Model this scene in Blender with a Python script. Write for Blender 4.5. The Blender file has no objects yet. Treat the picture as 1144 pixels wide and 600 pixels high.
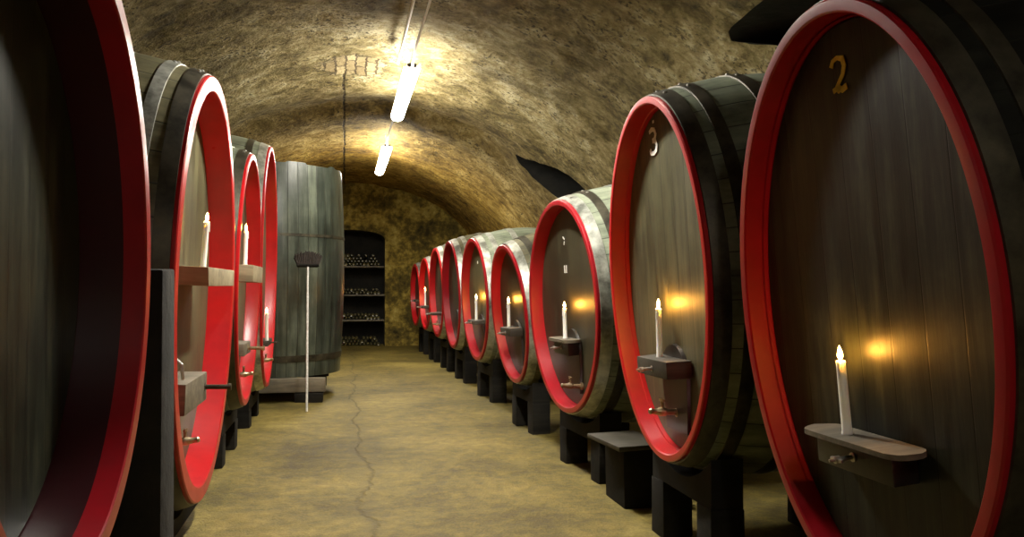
import bpy, bmesh, math, random
from mathutils import Vector, Matrix, Euler, noise
random.seed(7)
PI = math.pi
SC = bpy.context.scene
COL = SC.collection

# ------------------------------------------------------------------ helpers
def tag(o, label=None, cat=None, group=None, kind=None):
    if label: o['label'] = label
    if cat: o['category'] = cat
    if group: o['group'] = group
    if kind: o['kind'] = kind
    return o

def empty(name, loc, rot=(0, 0, 0)):
    o = bpy.data.objects.new(name, None)
    COL.objects.link(o)
    o.location = loc
    o.rotation_euler = rot
    o.empty_display_size = 0.1
    return o

def build(name, bm, mats, parent=None, smooth=True, recalc=True, angle=0.6):
    if recalc:
        bmesh.ops.recalc_face_normals(bm, faces=bm.faces)
    me = bpy.data.meshes.new(name)
    bm.to_mesh(me)
    bm.free()
    for m in (mats if isinstance(mats, (list, tuple)) else [mats]):
        me.materials.append(m)
    if smooth:
        me.polygons.foreach_set('use_smooth', [True] * len(me.polygons))
        if angle:
            me.set_sharp_from_angle(angle=angle)
    o = bpy.data.objects.new(name, me)
    COL.objects.link(o)
    if parent: o.parent = parent
    return o

def copy_tree(o, parent=None):
    c = o.copy()
    COL.objects.link(c)
    c.parent = parent
    for ch in o.children:
        copy_tree(ch, c)
    return c

def box(bm, x0, x1, y0, y1, z0, z1, bev=0.0, jitter=0.0, mat=0):
    n0 = len(bm.verts)
    b = bmesh.new()
    bmesh.ops.create_cube(b, size=1)
    for v in b.verts:
        v.co = Vector(((x0 + x1) / 2 + v.co.x * (x1 - x0), (y0 + y1) / 2 + v.co.y * (y1 - y0), (z0 + z1) / 2 + v.co.z * (z1 - z0)))
        if jitter:
            v.co += Vector([random.uniform(-jitter, jitter) for _ in range(3)])
    if bev:
        bmesh.ops.bevel(b, geom=b.edges[:], offset=bev, segments=2, affect='EDGES', profile=0.6)
    merge(bm, b, mat)

def merge(bm, b, mat=0):
    b.verts.ensure_lookup_table()
    mp = [bm.verts.new(v.co) for v in b.verts]
    b.verts.index_update()
    for f in b.faces:
        nf = bm.faces.new([mp[v.index] for v in f.verts])
        nf.material_index = mat
    b.free()

def lathe(bm, prof, M=None, n=20, mat=0, cap=True):
    """prof: list of (radius, height) turned round local z; M places it"""
    M = M or Matrix()
    rings = []
    for r, h in prof:
        if r < 1e-5:
            rings.append([bm.verts.new(M @ Vector((0, 0, h)))])
        else:
            rings.append([bm.verts.new(M @ Vector((r * math.cos(2 * PI * k / n), r * math.sin(2 * PI * k / n), h))) for k in range(n)])
    for a, b in zip(rings, rings[1:]):
        for k in range(n):
            k2 = (k + 1) % n
            if len(a) == 1 and len(b) == 1: continue
            if len(a) == 1: f = bm.faces.new([a[0], b[k], b[k2]])
            elif len(b) == 1: f = bm.faces.new([a[k], a[k2], b[0]])
            else: f = bm.faces.new([a[k], a[k2], b[k2], b[k]])
            f.material_index = mat
    if cap:
        for R in (rings[0], rings[-1]):
            if len(R) > 1:
                bm.faces.new(R).material_index = mat

def tube(bm, pts, r, n=10, mat=0):
    pts = [Vector(p) for p in pts]
    rings = []
    for i, p in enumerate(pts):
        d = (pts[min(i + 1, len(pts) - 1)] - pts[max(i - 1, 0)]).normalized()
        u = d.orthogonal().normalized() if i == 0 else (U - d * U.dot(d)).normalized()
        U = u
        w = d.cross(u)
        rr = r[i] if isinstance(r, (list, tuple)) else r
        rings.append([bm.verts.new(p + rr * (u * math.cos(2 * PI * k / n) + w * math.sin(2 * PI * k / n))) for k in range(n)])
    for a, b in zip(rings, rings[1:]):
        for k in range(n):
            bm.faces.new([a[k], a[(k + 1) % n], b[(k + 1) % n], b[k]]).material_index = mat
    bm.faces.new(rings[0]).material_index = mat
    bm.faces.new(rings[-1]).material_index = mat

def ell_loft(bm, prof, n=96, closed=False, mat=0, c0=None, c1=None):
    """prof: list of (x, semi_y, semi_z); elliptical rings round the x axis"""
    rings = [[bm.verts.new((x, a * math.cos(2 * PI * k / n), b * math.sin(2 * PI * k / n))) for k in range(n)] for x, a, b in prof]
    seq = list(zip(rings, rings[1:])) + ([(rings[-1], rings[0])] if closed else [])
    for A, B in seq:
        for k in range(n):
            bm.faces.new([A[k], A[(k + 1) % n], B[(k + 1) % n], B[k]]).material_index = mat
    if c0: bm.faces.new(rings[0])
    if c1: bm.faces.new(rings[-1])
    return rings

def ribbon(bm, pts, w, x0, th=0.003):
    """flat painted stroke in the y,z plane standing th proud of x0"""
    pts = [Vector((p[0], p[1])) for p in pts]
    L, R = [], []
    for i, p in enumerate(pts):
        d = (pts[min(i + 1, len(pts) - 1)] - pts[max(i - 1, 0)]).normalized()
        nrm = Vector((-d.y, d.x)) * (w / 2) * random.uniform(.75, 1.15)
        L.append(p + nrm); R.append(p - nrm)
    vt = [[bm.verts.new((xx, q.x, q.y)) for q in S] for xx in (x0, x0 + th) for S in (L, R)]
    Lb, Rb, Lt, Rt = vt
    for i in range(len(pts) - 1):
        bm.faces.new([Lt[i], Rt[i], Rt[i + 1], Lt[i + 1]])
        bm.faces.new([Lb[i], Lb[i + 1], Rb[i + 1], Rb[i]])
        bm.faces.new([Lb[i], Lt[i], Lt[i + 1], Lb[i + 1]])
        bm.faces.new([Rb[i], Rb[i + 1], Rt[i + 1], Rt[i]])
    bm.faces.new([Lb[0], Rb[0], Rt[0], Lt[0]])
    bm.faces.new([Lb[-1], Lt[-1], Rt[-1], Rb[-1]])

# ------------------------------------------------------------------ materials
class NT:
    def __init__(s, name):
        s.m = bpy.data.materials.new(name); s.m.use_nodes = True
        s.t = s.m.node_tree; s.n = s.t.nodes; s.l = s.t.links
        s.b = s.n['Principled BSDF']
    def node(s, typ, ins=None, **kw):
        nd = s.n.new(typ)
        for k, v in kw.items(): setattr(nd, k, v)
        for k, v in (ins or {}).items():
            if isinstance(v, bpy.types.NodeSocket): s.l.new(v, nd.inputs[k])
            else: nd.inputs[k].default_value = v
        return nd
    def coord(s, scale=(1, 1, 1), loc=(0, 0, 0)):
        c = s.node('ShaderNodeTexCoord')
        return s.node('ShaderNodeMapping', {'Vector': c.outputs['Object'], 'Scale': scale, 'Location': loc}).outputs[0]
    def rand(s):
        return s.node('ShaderNodeObjectInfo').outputs['Random']
    def noise(s, vec, scale, detail=6, rough=.6, dist=0):
        return s.node('ShaderNodeTexNoise', {'Vector': vec, 'Scale': scale, 'Detail': detail, 'Roughness': rough, 'Distortion': dist}).outputs['Fac']
    def ramp(s, fac, stops):
        r = s.node('ShaderNodeValToRGB', {'Fac': fac})
        el = r.color_ramp.elements
        while len(el) < len(stops): el.new(.5)
        for e, (p, c) in zip(el, stops):
            e.position = p
            e.color = tuple(c) + (1,) if len(c) == 3 else c
        return r.outputs['Color']
    def fr(s, fac, a, b):
        return s.node('ShaderNodeMapRange', {'Value': fac, 'From Min': a, 'From Max': b}, clamp=True).outputs[0]
    def mix(s, f, a, b, mode='MIX'):
        nd = s.node('ShaderNodeMix', data_type='RGBA', blend_type=mode)
        for i, v in ((0, f), (6, a), (7, b)):
            if isinstance(v, bpy.types.NodeSocket): s.l.new(v, nd.inputs[i])
            else: nd.inputs[i].default_value = (tuple(v) + (1,) if isinstance(v, (tuple, list)) else v)
        return nd.outputs[2]
    def math(s, op, a, b=None, c=None):
        nd = s.node('ShaderNodeMath', operation=op)
        for i, v in enumerate((a, b, c)):
            if v is None: continue
            if isinstance(v, bpy.types.NodeSocket): s.l.new(v, nd.inputs[i])
            else: nd.inputs[i].default_value = v
        return nd.outputs[0]
    def sep(s, vec):
        return s.node('ShaderNodeSeparateXYZ', {0: vec}).outputs
    def bump(s, h, strength, dist, prev=None):
        ins = {'Height': h, 'Strength': strength, 'Distance': dist}
        if prev: ins['Normal'] = prev
        return s.node('ShaderNodeBump', ins).outputs[0]
    def out(s, color=None, rough=None, normal=None, **kw):
        for k, v in (('Base Color', color), ('Roughness', rough), ('Normal', normal)):
            if v is None: continue
            if isinstance(v, bpy.types.NodeSocket): s.l.new(v, s.b.inputs[k])
            else: s.b.inputs[k].default_value = (tuple(v) + (1,) if isinstance(v, (tuple, list)) else v)
        for k, v in kw.items():
            k = k.replace('_', ' ')
            if isinstance(v, bpy.types.NodeSocket): s.l.new(v, s.b.inputs[k])
            else: s.b.inputs[k].default_value = v
        return s.m

def mat_simple(name, c1, c2, scale=20, rough=.6, bump=.15, dist=.004, metal=0., stretch=(1, 1, 1), **kw):
    t = NT(name)
    co = t.coord(stretch)
    n = t.noise(co, scale)
    return t.out(t.ramp(n, [(.3, c1), (.7, c2)]), t.math('ADD', t.math('MULTIPLY', n, .2), rough - .1), t.bump(n, bump, dist), Metallic=metal, **kw)

def mat_wood(name, dark, mid, light, vertical=True, plank=.0, rough=.4, coat=.0, axis='Y', bump=.3, spec=.5):
    """weathered oak: streaky grain along one axis, joints between boards"""
    t = NT(name)
    st = {'Z': (6, 6, .5), 'X': (.5, 6, 6), 'Y': (6, .5, 6)}['Z' if vertical else 'X']
    c = t.node('ShaderNodeTexCoord').outputs['Object']
    off = t.node('ShaderNodeCombineXYZ', {0: t.math('MULTIPLY', t.rand(), 17.), 1: t.math('MULTIPLY', t.rand(), 9.), 2: t.math('MULTIPLY', t.rand(), 5.)}).outputs[0]
    cc = t.node('ShaderNodeVectorMath', {0: c, 1: off}, operation='ADD').outputs[0]
    g = t.node('ShaderNodeMapping', {'Vector': cc, 'Scale': st}).outputs[0]
    n1 = t.noise(g, 3.0, 8, .65, .6)
    n2 = t.noise(cc, 2.2, 5, .6)
    n3 = t.noise(g, 16, 4, .7)
    v = t.math('ADD', t.math('MULTIPLY', n1, .55), t.math('MULTIPLY', n2, .45))
    col = t.ramp(v, [(.36, dark), (.5, mid), (.66, light)])
    hgt = t.math('MULTIPLY', n3, .35)
    if plank:
        xyz = t.sep(c)
        y = xyz[{'X': 0, 'Y': 1, 'Z': 2}[axis]]
        q = t.math('ADD', t.math('DIVIDE', y, plank), 100.37)
        fr_ = t.math('FRACT', q)
        d = t.math('ABSOLUTE', t.math('SUBTRACT', fr_, .5))
        line = t.fr(d, .478, .497)
        idn = t.node('ShaderNodeTexWhiteNoise', {'W': t.math('FLOOR', q)}, noise_dimensions='1D').outputs[0]
        col = t.mix(1, col, t.ramp(idn, [(0, (.85, .85, .84)), (1, (1.08, 1.07, 1.05))]), 'MULTIPLY')
        col = t.mix(t.math('MULTIPLY', line, .7), col, (.004, .004, .003))
        hgt = t.math('SUBTRACT', hgt, t.math('MULTIPLY', line, .35))
    return t.out(col, t.math('ADD', t.math('MULTIPLY', n1, .22), rough - .1), t.bump(hgt, bump, .004), **{'Coat Weight': coat, 'Coat Roughness': .25, 'Specular IOR Level': spec})

M = {}
M['head_dark'] = mat_wood('cask_head_dark_oak', (.005, .007, .005), (.021, .025, .017), (.06, .063, .037), plank=.16, rough=.42, spec=.25)
M['head_olive'] = mat_wood('cask_head_olive_oak', (.025, .025, .013), (.08, .078, .038), (.14, .13, .066), plank=.15, rough=.48)
M['head_brown'] = mat_wood('cask_head_brown_oak', (.009, .008, .005), (.027, .025, .013), (.055, .05, .026), plank=.14, rough=.46)
M['ledge'] = mat_wood('pale_ledge_timber', (.12, .1, .06), (.28, .23, .14), (.42, .36, .23), vertical=False, rough=.55)
M['block'] = mat_wood('dark_ledge_oak', (.015, .013, .009), (.035, .03, .02), (.08, .07, .05), vertical=False, rough=.6)
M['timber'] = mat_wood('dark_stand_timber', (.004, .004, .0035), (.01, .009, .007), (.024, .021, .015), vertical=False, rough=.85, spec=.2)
M['board'] = mat_wood('grey_brown_shelf_timber', (.05, .042, .028), (.13, .11, .075), (.24, .21, .15), vertical=False, rough=.6)
M['door'] = mat_wood('black_hatch_oak', (.006, .006, .005), (.015, .013, .01), (.03, .026, .018), rough=.4)

def mat_staves(name, dark, mid, light, npl, rough=.42, spec=.5):
    """stave wood on a cask body: joints run along the cask's x axis"""
    t = NT(name)
    c = t.node('ShaderNodeTexCoord').outputs['Object']
    x, y, z = t.sep(c)[0:3]
    ang = t.math('DIVIDE', t.math('ARCTAN2', z, y), 2 * PI)
    q = t.math('MULTIPLY', t.math('ADD', ang, 1.0), npl)
    d = t.math('ABSOLUTE', t.math('SUBTRACT', t.math('FRACT', q), .5))
    line = t.fr(d, .465, .495)
    idn = t.node('ShaderNodeTexWhiteNoise', {'W': t.math('FLOOR', q)}, noise_dimensions='1D').outputs[0]
    off = t.node('ShaderNodeCombineXYZ', {0: t.math('MULTIPLY', t.rand(), 13.), 1: 0, 2: t.math('MULTIPLY', t.rand(), 7.)}).outputs[0]
    cc = t.node('ShaderNodeVectorMath', {0: c, 1: off}, operation='ADD').outputs[0]
    n = t.noise(t.node('ShaderNodeMapping', {'Vector': cc, 'Scale': (1.2, 6, 6)}).outputs[0], 2.4, 7, .65)
    n2 = t.noise(cc, 3.5, 5, .6)
    v = t.math('ADD', t.math('MULTIPLY', n, .5), t.math('MULTIPLY', n2, .5))
    col = t.ramp(v, [(.36, dark), (.5, mid), (.66, light)])
    col = t.mix(1, col, t.ramp(idn, [(0, (.78, .78, .76)), (1, (1.12, 1.12, 1.1))]), 'MULTIPLY')
    col = t.mix(line, col, (.01, .01, .008))
    h = t.math('SUBTRACT', t.math('MULTIPLY', n, .3), line)
    return t.out(col, rough, t.bump(h, .35, .004), **{'Specular IOR Level': spec})
M['staves_grey'] = mat_staves('cask_staves_grey_green', (.06, .07, .05), (.19, .215, .155), (.32, .35, .26), 40)
M['staves_black'] = mat_staves('cask_staves_blackened', (.003, .003, .0025), (.009, .009, .007), (.018, .018, .014), 40, .6, .12)
M['staves_olive'] = mat_staves('cask_staves_olive', (.045, .042, .022), (.13, .118, .065), (.23, .21, .12), 40)

def mat_red(name, base, worn, amt):
    t = NT(name)
    co = t.coord()
    n = t.noise(co, 5, 6, .6)
    n2 = t.noise(co, 34, 4, .6)
    col = t.mix(t.math('MULTIPLY', t.fr(n, .35, .7), .55), base, tuple(c * .55 for c in base))
    col = t.mix(t.math('MULTIPLY', t.fr(n2, .66, .78), amt), col, worn)
    return t.out(col, t.math('ADD', t.math('MULTIPLY', n, .2), .22), t.bump(n2, .12, .003), **{'Coat Weight': .18, 'Coat Roughness': .25})
M['red'] = mat_red('red_rim_paint', (.36, .004, .012), (.1, .03, .02), .35)
M['red_bright'] = mat_red('bright_red_rim_paint', (.52, .008, .012), (.12, .03, .02), .3)
M['red_shaded'] = mat_red('red_rim_paint_shaded', (.035, .003, .006), (.01, .006, .005), .5)  # rim red with the shade of a deep inner wall painted in
def mat_hoop(name, c1, c2, rough=.42):
    t = NT(name)
    co = t.coord()
    n = t.noise(co, 7, 7, .65)
    n2 = t.noise(co, 45, 3, .6)
    return t.out(t.ramp(n, [(.35, c1), (.65, c2)]), t.math('ADD', t.math('MULTIPLY', n, .35), rough - .16), t.bump(n2, .15, .002), Metallic=.55)
M['hoop_dark'] = mat_hoop('dark_iron_hoop', (.02, .018, .013), (.085, .075, .05))
M['hoop_grey'] = mat_hoop('grey_iron_hoop', (.16, .165, .14), (.6, .61, .54), .36)
M['brass'] = mat_simple('dull_brass', (.25, .19, .1), (.6, .5, .32), 30, .35, metal=.85)
M['steel'] = mat_simple('dull_steel', (.3, .3, .28), (.65, .64, .6), 30, .35, metal=.9)
M['tapwood'] = mat_simple('brown_tap_wood', (.09, .055, .025), (.24, .16, .08), 24, .5)
M['white_paint'] = mat_simple('white_number_paint', (.8, .8, .75), (.93, .93, .9), 40, .6)
M['yellow_paint'] = mat_simple('yellow_number_paint', (.6, .45, .03), (.9, .75, .1), 40, .6)
t = NT('candle_wax'); M['wax'] = t.out((.95, .94, .84), .4, Subsurface_Weight=.6, Subsurface_Scale=.04, Subsurface_Radius=(1, .9, .7))
t = NT('candle_flame'); M['flame'] = t.out((1, .7, .3), .6, Emission_Color=(1, .42, .055, 1), Emission_Strength=640)
M['wick'] = mat_simple('black_wick', (.01, .008, .006), (.03, .02, .01), 50, .8)
t = NT('lamp_diffuser_lit'); M['lamp'] = t.out((.9, .9, .85), .4, Emission_Color=(1, .95, .84, 1), Emission_Strength=125)
t = NT('lamp_diffuser_dim'); M['lamp_dim'] = t.out((.9, .9, .85), .4, Emission_Color=(1, .95, .84, 1), Emission_Strength=480)
t = NT('added_fill_diffuser'); M['lamp_fill'] = t.out((.9, .9, .85), .4, Emission_Color=(1, .95, .84, 1), Emission_Strength=85)
M['lamp_body'] = mat_simple('lamp_housing_enamel', (.6, .59, .55), (.75, .74, .7), 20, .4)
M['conduit'] = mat_simple('pale_plastic_conduit', (.8, .79, .74), (.92, .91, .86), 20, .4)
M['bristle'] = mat_simple('dark_bristle', (.006, .004, .003), (.03, .02, .014), 60, .9, .5)
M['pole'] = mat_simple('pale_pole_paint', (.4, .4, .38), (.75, .75, .72), 30, .45)
t = NT('bottle_glass_green')
n = t.noise(t.coord(), 14)
M['glass'] = t.out(t.ramp(n, [(.3, (.02, .025, .008)), (.7, (.16, .13, .05))]), .3, **{'Specular IOR Level': .6})

# vault plaster
def mat_vault(name, shade_black=False):
    t = NT(name)
    co = t.coord()
    x, y, z = t.sep(co)[0:3]
    nbig = t.noise(co, .55, 4, .55, .3)
    nmid = t.noise(co, 2.2, 7, .62, .2)
    nfin = t.noise(co, 11, 8, .68)
    nspk = t.noise(co, 26, 5, .6)
    v = t.math('ADD', t.math('MULTIPLY', nbig, .35), t.math('ADD', t.math('MULTIPLY', nmid, .35), t.math('MULTIPLY', nfin, .30)))
    nbl = t.noise(co, 4.2, 9, .72, .5)
    v = t.math('ADD', t.math('MULTIPLY', v, .6), t.math('MULTIPLY', nbl, .4))
    col = t.ramp(v, [(.40, (.045, .034, .01)), (.46, (.15, .115, .04)), (.52, (.30, .24, .105)), (.59, (.52, .46, .28))])
    blot = t.noise(co, .9, 5, .65, .4)
    col = t.mix(t.math('MULTIPLY', t.fr(blot, .52, .66), .6), col, (.06, .045, .016))
    # ochre growth towards the far end
    far = t.math('MULTIPLY', t.fr(y, 9.5, 15.5), .85)
    col = t.mix(far, col, t.ramp(v, [(.40, (.06, .032, .004)), (.48, (.24, .135, .014)), (.58, (.58, .37, .055))]))
    # mould spots
    mo = t.math('MULTIPLY', t.fr(nspk, .53, .6), t.fr(nmid, .42, .58))
    col = t.mix(t.math('MULTIPLY', mo, .85), col, (.03, .022, .01))
    hb = t.math('ADD', t.math('MULTIPLY', nfin, .7), t.math('MULTIPLY', nspk, .4))
    # fallen plaster with bare bricks beside the first lamp
    wob = t.math('MULTIPLY', t.math('SUBTRACT', t.noise(co, 5.5, 4, .6), .5), .9)
    dx = t.math('DIVIDE', t.math('SUBTRACT', x, .10), .38)
    dy = t.math('DIVIDE', t.math('SUBTRACT', y, 9.15), .42)
    r2 = t.math('ADD', t.math('MULTIPLY', dx, dx), t.math('MULTIPLY', dy, dy))
    pm = t.fr(t.math('ADD', r2, t.math('MULTIPLY', wob, 4.2)), 1.05, .95)
    jb = t.math('MULTIPLY', t.math('SUBTRACT', t.noise(co, 9, 3, .6), .5), .09)
    vec = t.node('ShaderNodeCombineXYZ', {0: t.math('ADD', y, jb), 1: t.math('ADD', x, jb), 2: 0}).outputs[0]
    br = t.node('ShaderNodeTexBrick', {'Vector': vec, 'Color1': (.46, .37, .2, 1), 'Color2': (.28, .21, .1, 1), 'Mortar': (.09, .065, .03, 1), 'Scale': 1.0, 'Mortar Size': .012, 'Brick Width': .40, 'Row Height': .115})
    edge = t.math('MULTIPLY', t.fr(t.math('ADD', r2, t.math('MULTIPLY', wob, 4.2)), 1.25, 1.0), t.math('SUBTRACT', 1, pm))
    col = t.mix(pm, col, br.outputs['Color'])
    col = t.mix(t.math('MULTIPLY', edge, .8), col, (.035, .025, .012))
    # crack along the seam
    wx = t.math('MULTIPLY', t.math('SUBTRACT', t.noise(co, 3.2, 4, .6), .5), .08)
    dc = t.math('ABSOLUTE', t.math('ADD', t.math('SUBTRACT', x, -.02), wx))
    ln = t.math('MULTIPLY', t.fr(dc, .02, .008), t.fr(y, 9.4, 9.6))
    ln = t.math('MULTIPLY', ln, t.fr(nfin, .4, .5))
    col = t.mix(ln, col, (.03, .02, .01))
    h = t.math('SUBTRACT', hb, t.math('ADD', t.math('MULTIPLY', pm, .5), t.math('MULTIPLY', ln, .6)))
    return t.out(col, .85, t.bump(h, 1.0, .06), **{'Specular IOR Level': .25})
M['vault'] = mat_vault('mouldy_lime_plaster')
t = NT('shade_black_stone')
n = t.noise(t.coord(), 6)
M['shade_black'] = t.out(t.ramp(n, [(.3, (.004, .004, .003)), (.7, (.016, .014, .01))]), .95, t.bump(n, .6, .03))  # shade inside the unlit openings is put into this near-black colour
# far wall
t = NT('mossy_stone_wall')
co = t.coord()
n = t.noise(co, 1.3, 6, .6, .4); n2 = t.noise(co, 7, 8, .65)
v = t.math('ADD', t.math('MULTIPLY', n, .55), t.math('MULTIPLY', n2, .45))
c = t.ramp(v, [(.38, (.04, .03, .006)), (.48, (.16, .115, .018)), (.54, (.36, .26, .045)), (.63, (.6, .48, .14))])
vor = t.node('ShaderNodeTexVoronoi', {'Vector': co, 'Scale': 3.2, 'Randomness': 1.0}, feature='DISTANCE_TO_EDGE').outputs[0]
c = t.mix(t.math('MULTIPLY', t.fr(vor, .04, .0), .18), c, (.02, .015, .006))
M['stone'] = t.out(c, .9, t.bump(t.math('ADD', n2, t.math('MULTIPLY', t.fr(vor, 0, .1), .3)), .9, .05))
# floor
t = NT('worn_earth_concrete_floor')
co = t.coord()
x, y, z = t.sep(co)[0:3]
n = t.noise(co, .8, 6, .6, .3); n2 = t.noise(co, 9, 8, .7); n3 = t.noise(co, 70, 4, .6)
v = t.math('ADD', t.math('MULTIPLY', n, .45), t.math('ADD', t.math('MULTIPLY', n2, .37), t.math('MULTIPLY', n3, .18)))
c = t.ramp(v, [(.38, (.05, .037, .008)), (.47, (.115, .087, .018)), (.55, (.205, .155, .036)), (.66, (.34, .27, .08))])
wx = t.math('ADD', t.math('MULTIPLY', t.math('SUBTRACT', t.noise(co, .9, 3, .5), .5), .5), t.math('MULTIPLY', t.math('SUBTRACT', t.noise(co, 8, 4, .6), .5), .10))
dc = t.math('ABSOLUTE', t.math('ADD', t.math('SUBTRACT', x, .14), wx))
ln = t.math('MULTIPLY', t.fr(dc, .022, .004), t.fr(n2, .3, .5))
band = t.fr(dc, .22, .0)
c = t.mix(t.math('MULTIPLY', band, .28), c, (.09, .07, .025))
c = t.mix(t.math('MULTIPLY', ln, .45), c, (.05, .038, .015))
wet = t.math('ADD', t.math('MULTIPLY', n2, .3), .5)
M['floor'] = t.out(c, wet, t.bump(t.math('SUBTRACT', t.math('ADD', t.math('MULTIPLY', n2, 1.2), t.math('MULTIPLY', n3, .5)), t.math('MULTIPLY', ln, .8)), .6, .02), **{'Specular IOR Level': .35})

# ------------------------------------------------------------------ camera
cam = bpy.data.cameras.new('camera')
cam.sensor_width = 36
cam.lens = 890 / 1144 * 36
cam.clip_start = .02
co_ = bpy.data.objects.new('camera', cam)
COL.objects.link(co_)
co_.location = (0, 0, 1.4)
co_.rotation_euler = (PI / 2 + math.atan(21 / 890), 0, -math.atan(187 / 890))
SC.camera = co_

# ------------------------------------------------------------------ room shell
VX, VW, VZ, VH = .3, 3.45, .6, 3.3
Y0, Y1 = -1.6, 19.3
def fbm(p, s):
    return noise.fractal(Vector(p) * s, 1.0, 2.0, 4)
OPEN = [
    [(4.98, 3.08), (4.9, 3.13), (4.48, 3.15), (3.9, 3.16), (3.4, 3.12), (2.8, 3.04), (2.3, 2.85), (2.0, 2.3), (2.0, .75), (4.0, .75), (4.3, 2.5), (4.66, 2.95)],
    [(11.32, 3.08), (11.3, 3.18), (11.18, 3.25), (10.9, 3.24), (10.5, 3.13), (10.1, 2.97), (9.8, 2.75), (9.6, 2.4), (9.7, 2.1), (10.8, 2.1), (11.0, 2.64)],
]
def inside(poly, p):
    c = False; j = len(poly) - 1
    for i in range(len(poly)):
        (xi, yi), (xj, yj) = poly[i], poly[j]
        if (yi > p[1]) != (yj > p[1]) and p[0] < (xj - xi) * (p[1] - yi) / (yj - yi) + xi: c = not c
        j = i
    return c
def nearest(poly, p):
    best = None; P = Vector(p)
    for i in range(len(poly)):
        a, b = Vector(poly[i - 1]), Vector(poly[i])
        tt = max(0, min(1, (P - a).dot(b - a) / (b - a).length_squared))
        q = a + (b - a) * tt
        if best is None or (q - P).length < (best - P).length: best = q
    return best
def vault_pt(t):
    return VX + VW * math.cos(t), VZ + VH * math.sin(t)
bm = bmesh.new()
NT_, NY_ = 150, 330
ys = [Y0 + (Y1 - Y0) * j / NY_ for j in range(NY_ + 1)]
ts = [PI * i / NT_ for i in range(NT_ + 1)]
grid = {}
for i, tt in enumerate(ts):
    for j, yy in enumerate(ys):
        px, pz = vault_pt(tt)
        grid[i, j] = bm.verts.new((px, yy, pz))
dele = []
for i in range(NT_):
    for j in range(NY_):
        f = bm.faces.new([grid[i, j], grid[i + 1, j], grid[i + 1, j + 1], grid[i, j + 1]])
        cx, cy, cz = f.calc_center_median()
        if cx > 1.5:
            for k, poly in enumerate(OPEN):
                if inside(poly, (cy, cz)): dele.append((f, k)); break
df = {f: k for f, k in dele}
bverts = {}
for f, k in dele:
    for e in f.edges:
        if any(g not in df for g in e.link_faces):
            for v in e.verts: bverts[v] = k
bmesh.ops.delete(bm, geom=[f for f, k in dele], context='FACES_ONLY')
for e in [e for e in bm.edges if not e.link_faces]: bm.edges.remove(e)
for v in [v for v in bm.verts if not v.link_edges]: bm.verts.remove(v)
fixed = set()
for v, k in bverts.items():
    q = nearest(OPEN[k], (v.co.y, v.co.z))
    s = min(1, max(-1, (q.y - VZ) / VH))
    v.co = Vector((VX + VW * math.sqrt(1 - s * s), q.x, q.y)); fixed.add(v)
for v in bm.verts:
    d = Vector(((v.co.x - VX) / VW, 0, (v.co.z - VZ) / VH)).normalized()
    a = .05 * fbm(v.co, .7) + .022 * fbm(v.co + Vector((9, 3, 1)), 3.2) + .008 * fbm(v.co, 11)
    # shallow hollow, shaped to keep a dark band between the two lamps
    uy = v.co.y - 11.55
    a += .17 * max(0, min(1, (d.z - .72) / .18)) * math.exp(-(uy / (.62 if uy < 0 else .32)) ** 2)
    if v.co.z < VZ + .15: a *= (v.co.z - VZ) / .15
    v.co += d * a
# reveals of the two openings
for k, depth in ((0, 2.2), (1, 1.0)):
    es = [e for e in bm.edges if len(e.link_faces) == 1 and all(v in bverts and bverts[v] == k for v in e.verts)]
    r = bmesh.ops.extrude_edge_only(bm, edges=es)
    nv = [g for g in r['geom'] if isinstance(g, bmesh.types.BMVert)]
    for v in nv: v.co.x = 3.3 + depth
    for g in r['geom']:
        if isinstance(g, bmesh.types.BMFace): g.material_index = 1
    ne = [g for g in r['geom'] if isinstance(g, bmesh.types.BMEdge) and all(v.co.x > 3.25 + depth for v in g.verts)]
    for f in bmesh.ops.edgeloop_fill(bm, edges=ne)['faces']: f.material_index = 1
for f in bm.faces:
    if any(e for e in f.edges if len(e.link_faces) > 1 and any(g.material_index != f.material_index for g in e.link_faces)): pass
ce = build('ceiling', bm, [M['vault'], M['shade_black']], recalc=False, angle=.9)
tag(ce, 'mouldy ochre plaster barrel vault of the cellar', kind='structure')

def wall_grid(name, fn, nu, nv, mat, label, hole=None):
    bm = bmesh.new(); g = {}
    for i in range(nu + 1):
        for j in range(nv + 1):
            g[i, j] = bm.verts.new(fn(i / nu, j / nv))
    for i in range(nu):
        for j in range(nv):
            bm.faces.new([g[i, j], g[i + 1, j], g[i + 1, j + 1], g[i, j + 1]])
    o = build(name, bm, mat, angle=None)
    return tag(o, label, kind='structure')
for nm, xx, sgn in (('wall_left', VX - VW, 1), ('wall_right', VX + VW, -1)):
    wall_grid(nm, lambda u, v: Vector((xx, Y0 + (Y1 - Y0) * u, VZ * v)), 80, 4, M['stone'], 'low stone foot of the cellar vault, ' + nm[5:] + ' side')
# floor
def ffn(u, v):
    p = Vector((VX - VW - .3 + (2 * VW + .6) * u, Y0 - .2 + (Y1 - Y0 + .8) * v, 0))
    p.z = .012 * fbm(p, .8) + .005 * fbm(p, 4) - .004
    return p
wall_grid('floor', ffn, 140, 360, M['floor'], 'worn brown earth and concrete cellar floor with a crack down the aisle')
# wall behind the camera
bm = bmesh.new()
vs = [bm.verts.new((VX + VW, Y0, -.02)), ] + [bm.verts.new((vault_pt(PI * i / 40)[0], Y0, vault_pt(PI * i / 40)[1] + .03)) for i in range(41)] + [bm.verts.new((VX - VW, Y0, -.02))]
bm.faces.new(vs)
tag(build('wall_front', bm, M['stone'], smooth=False), 'stone end wall behind the viewpoint', kind='structure')
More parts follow.
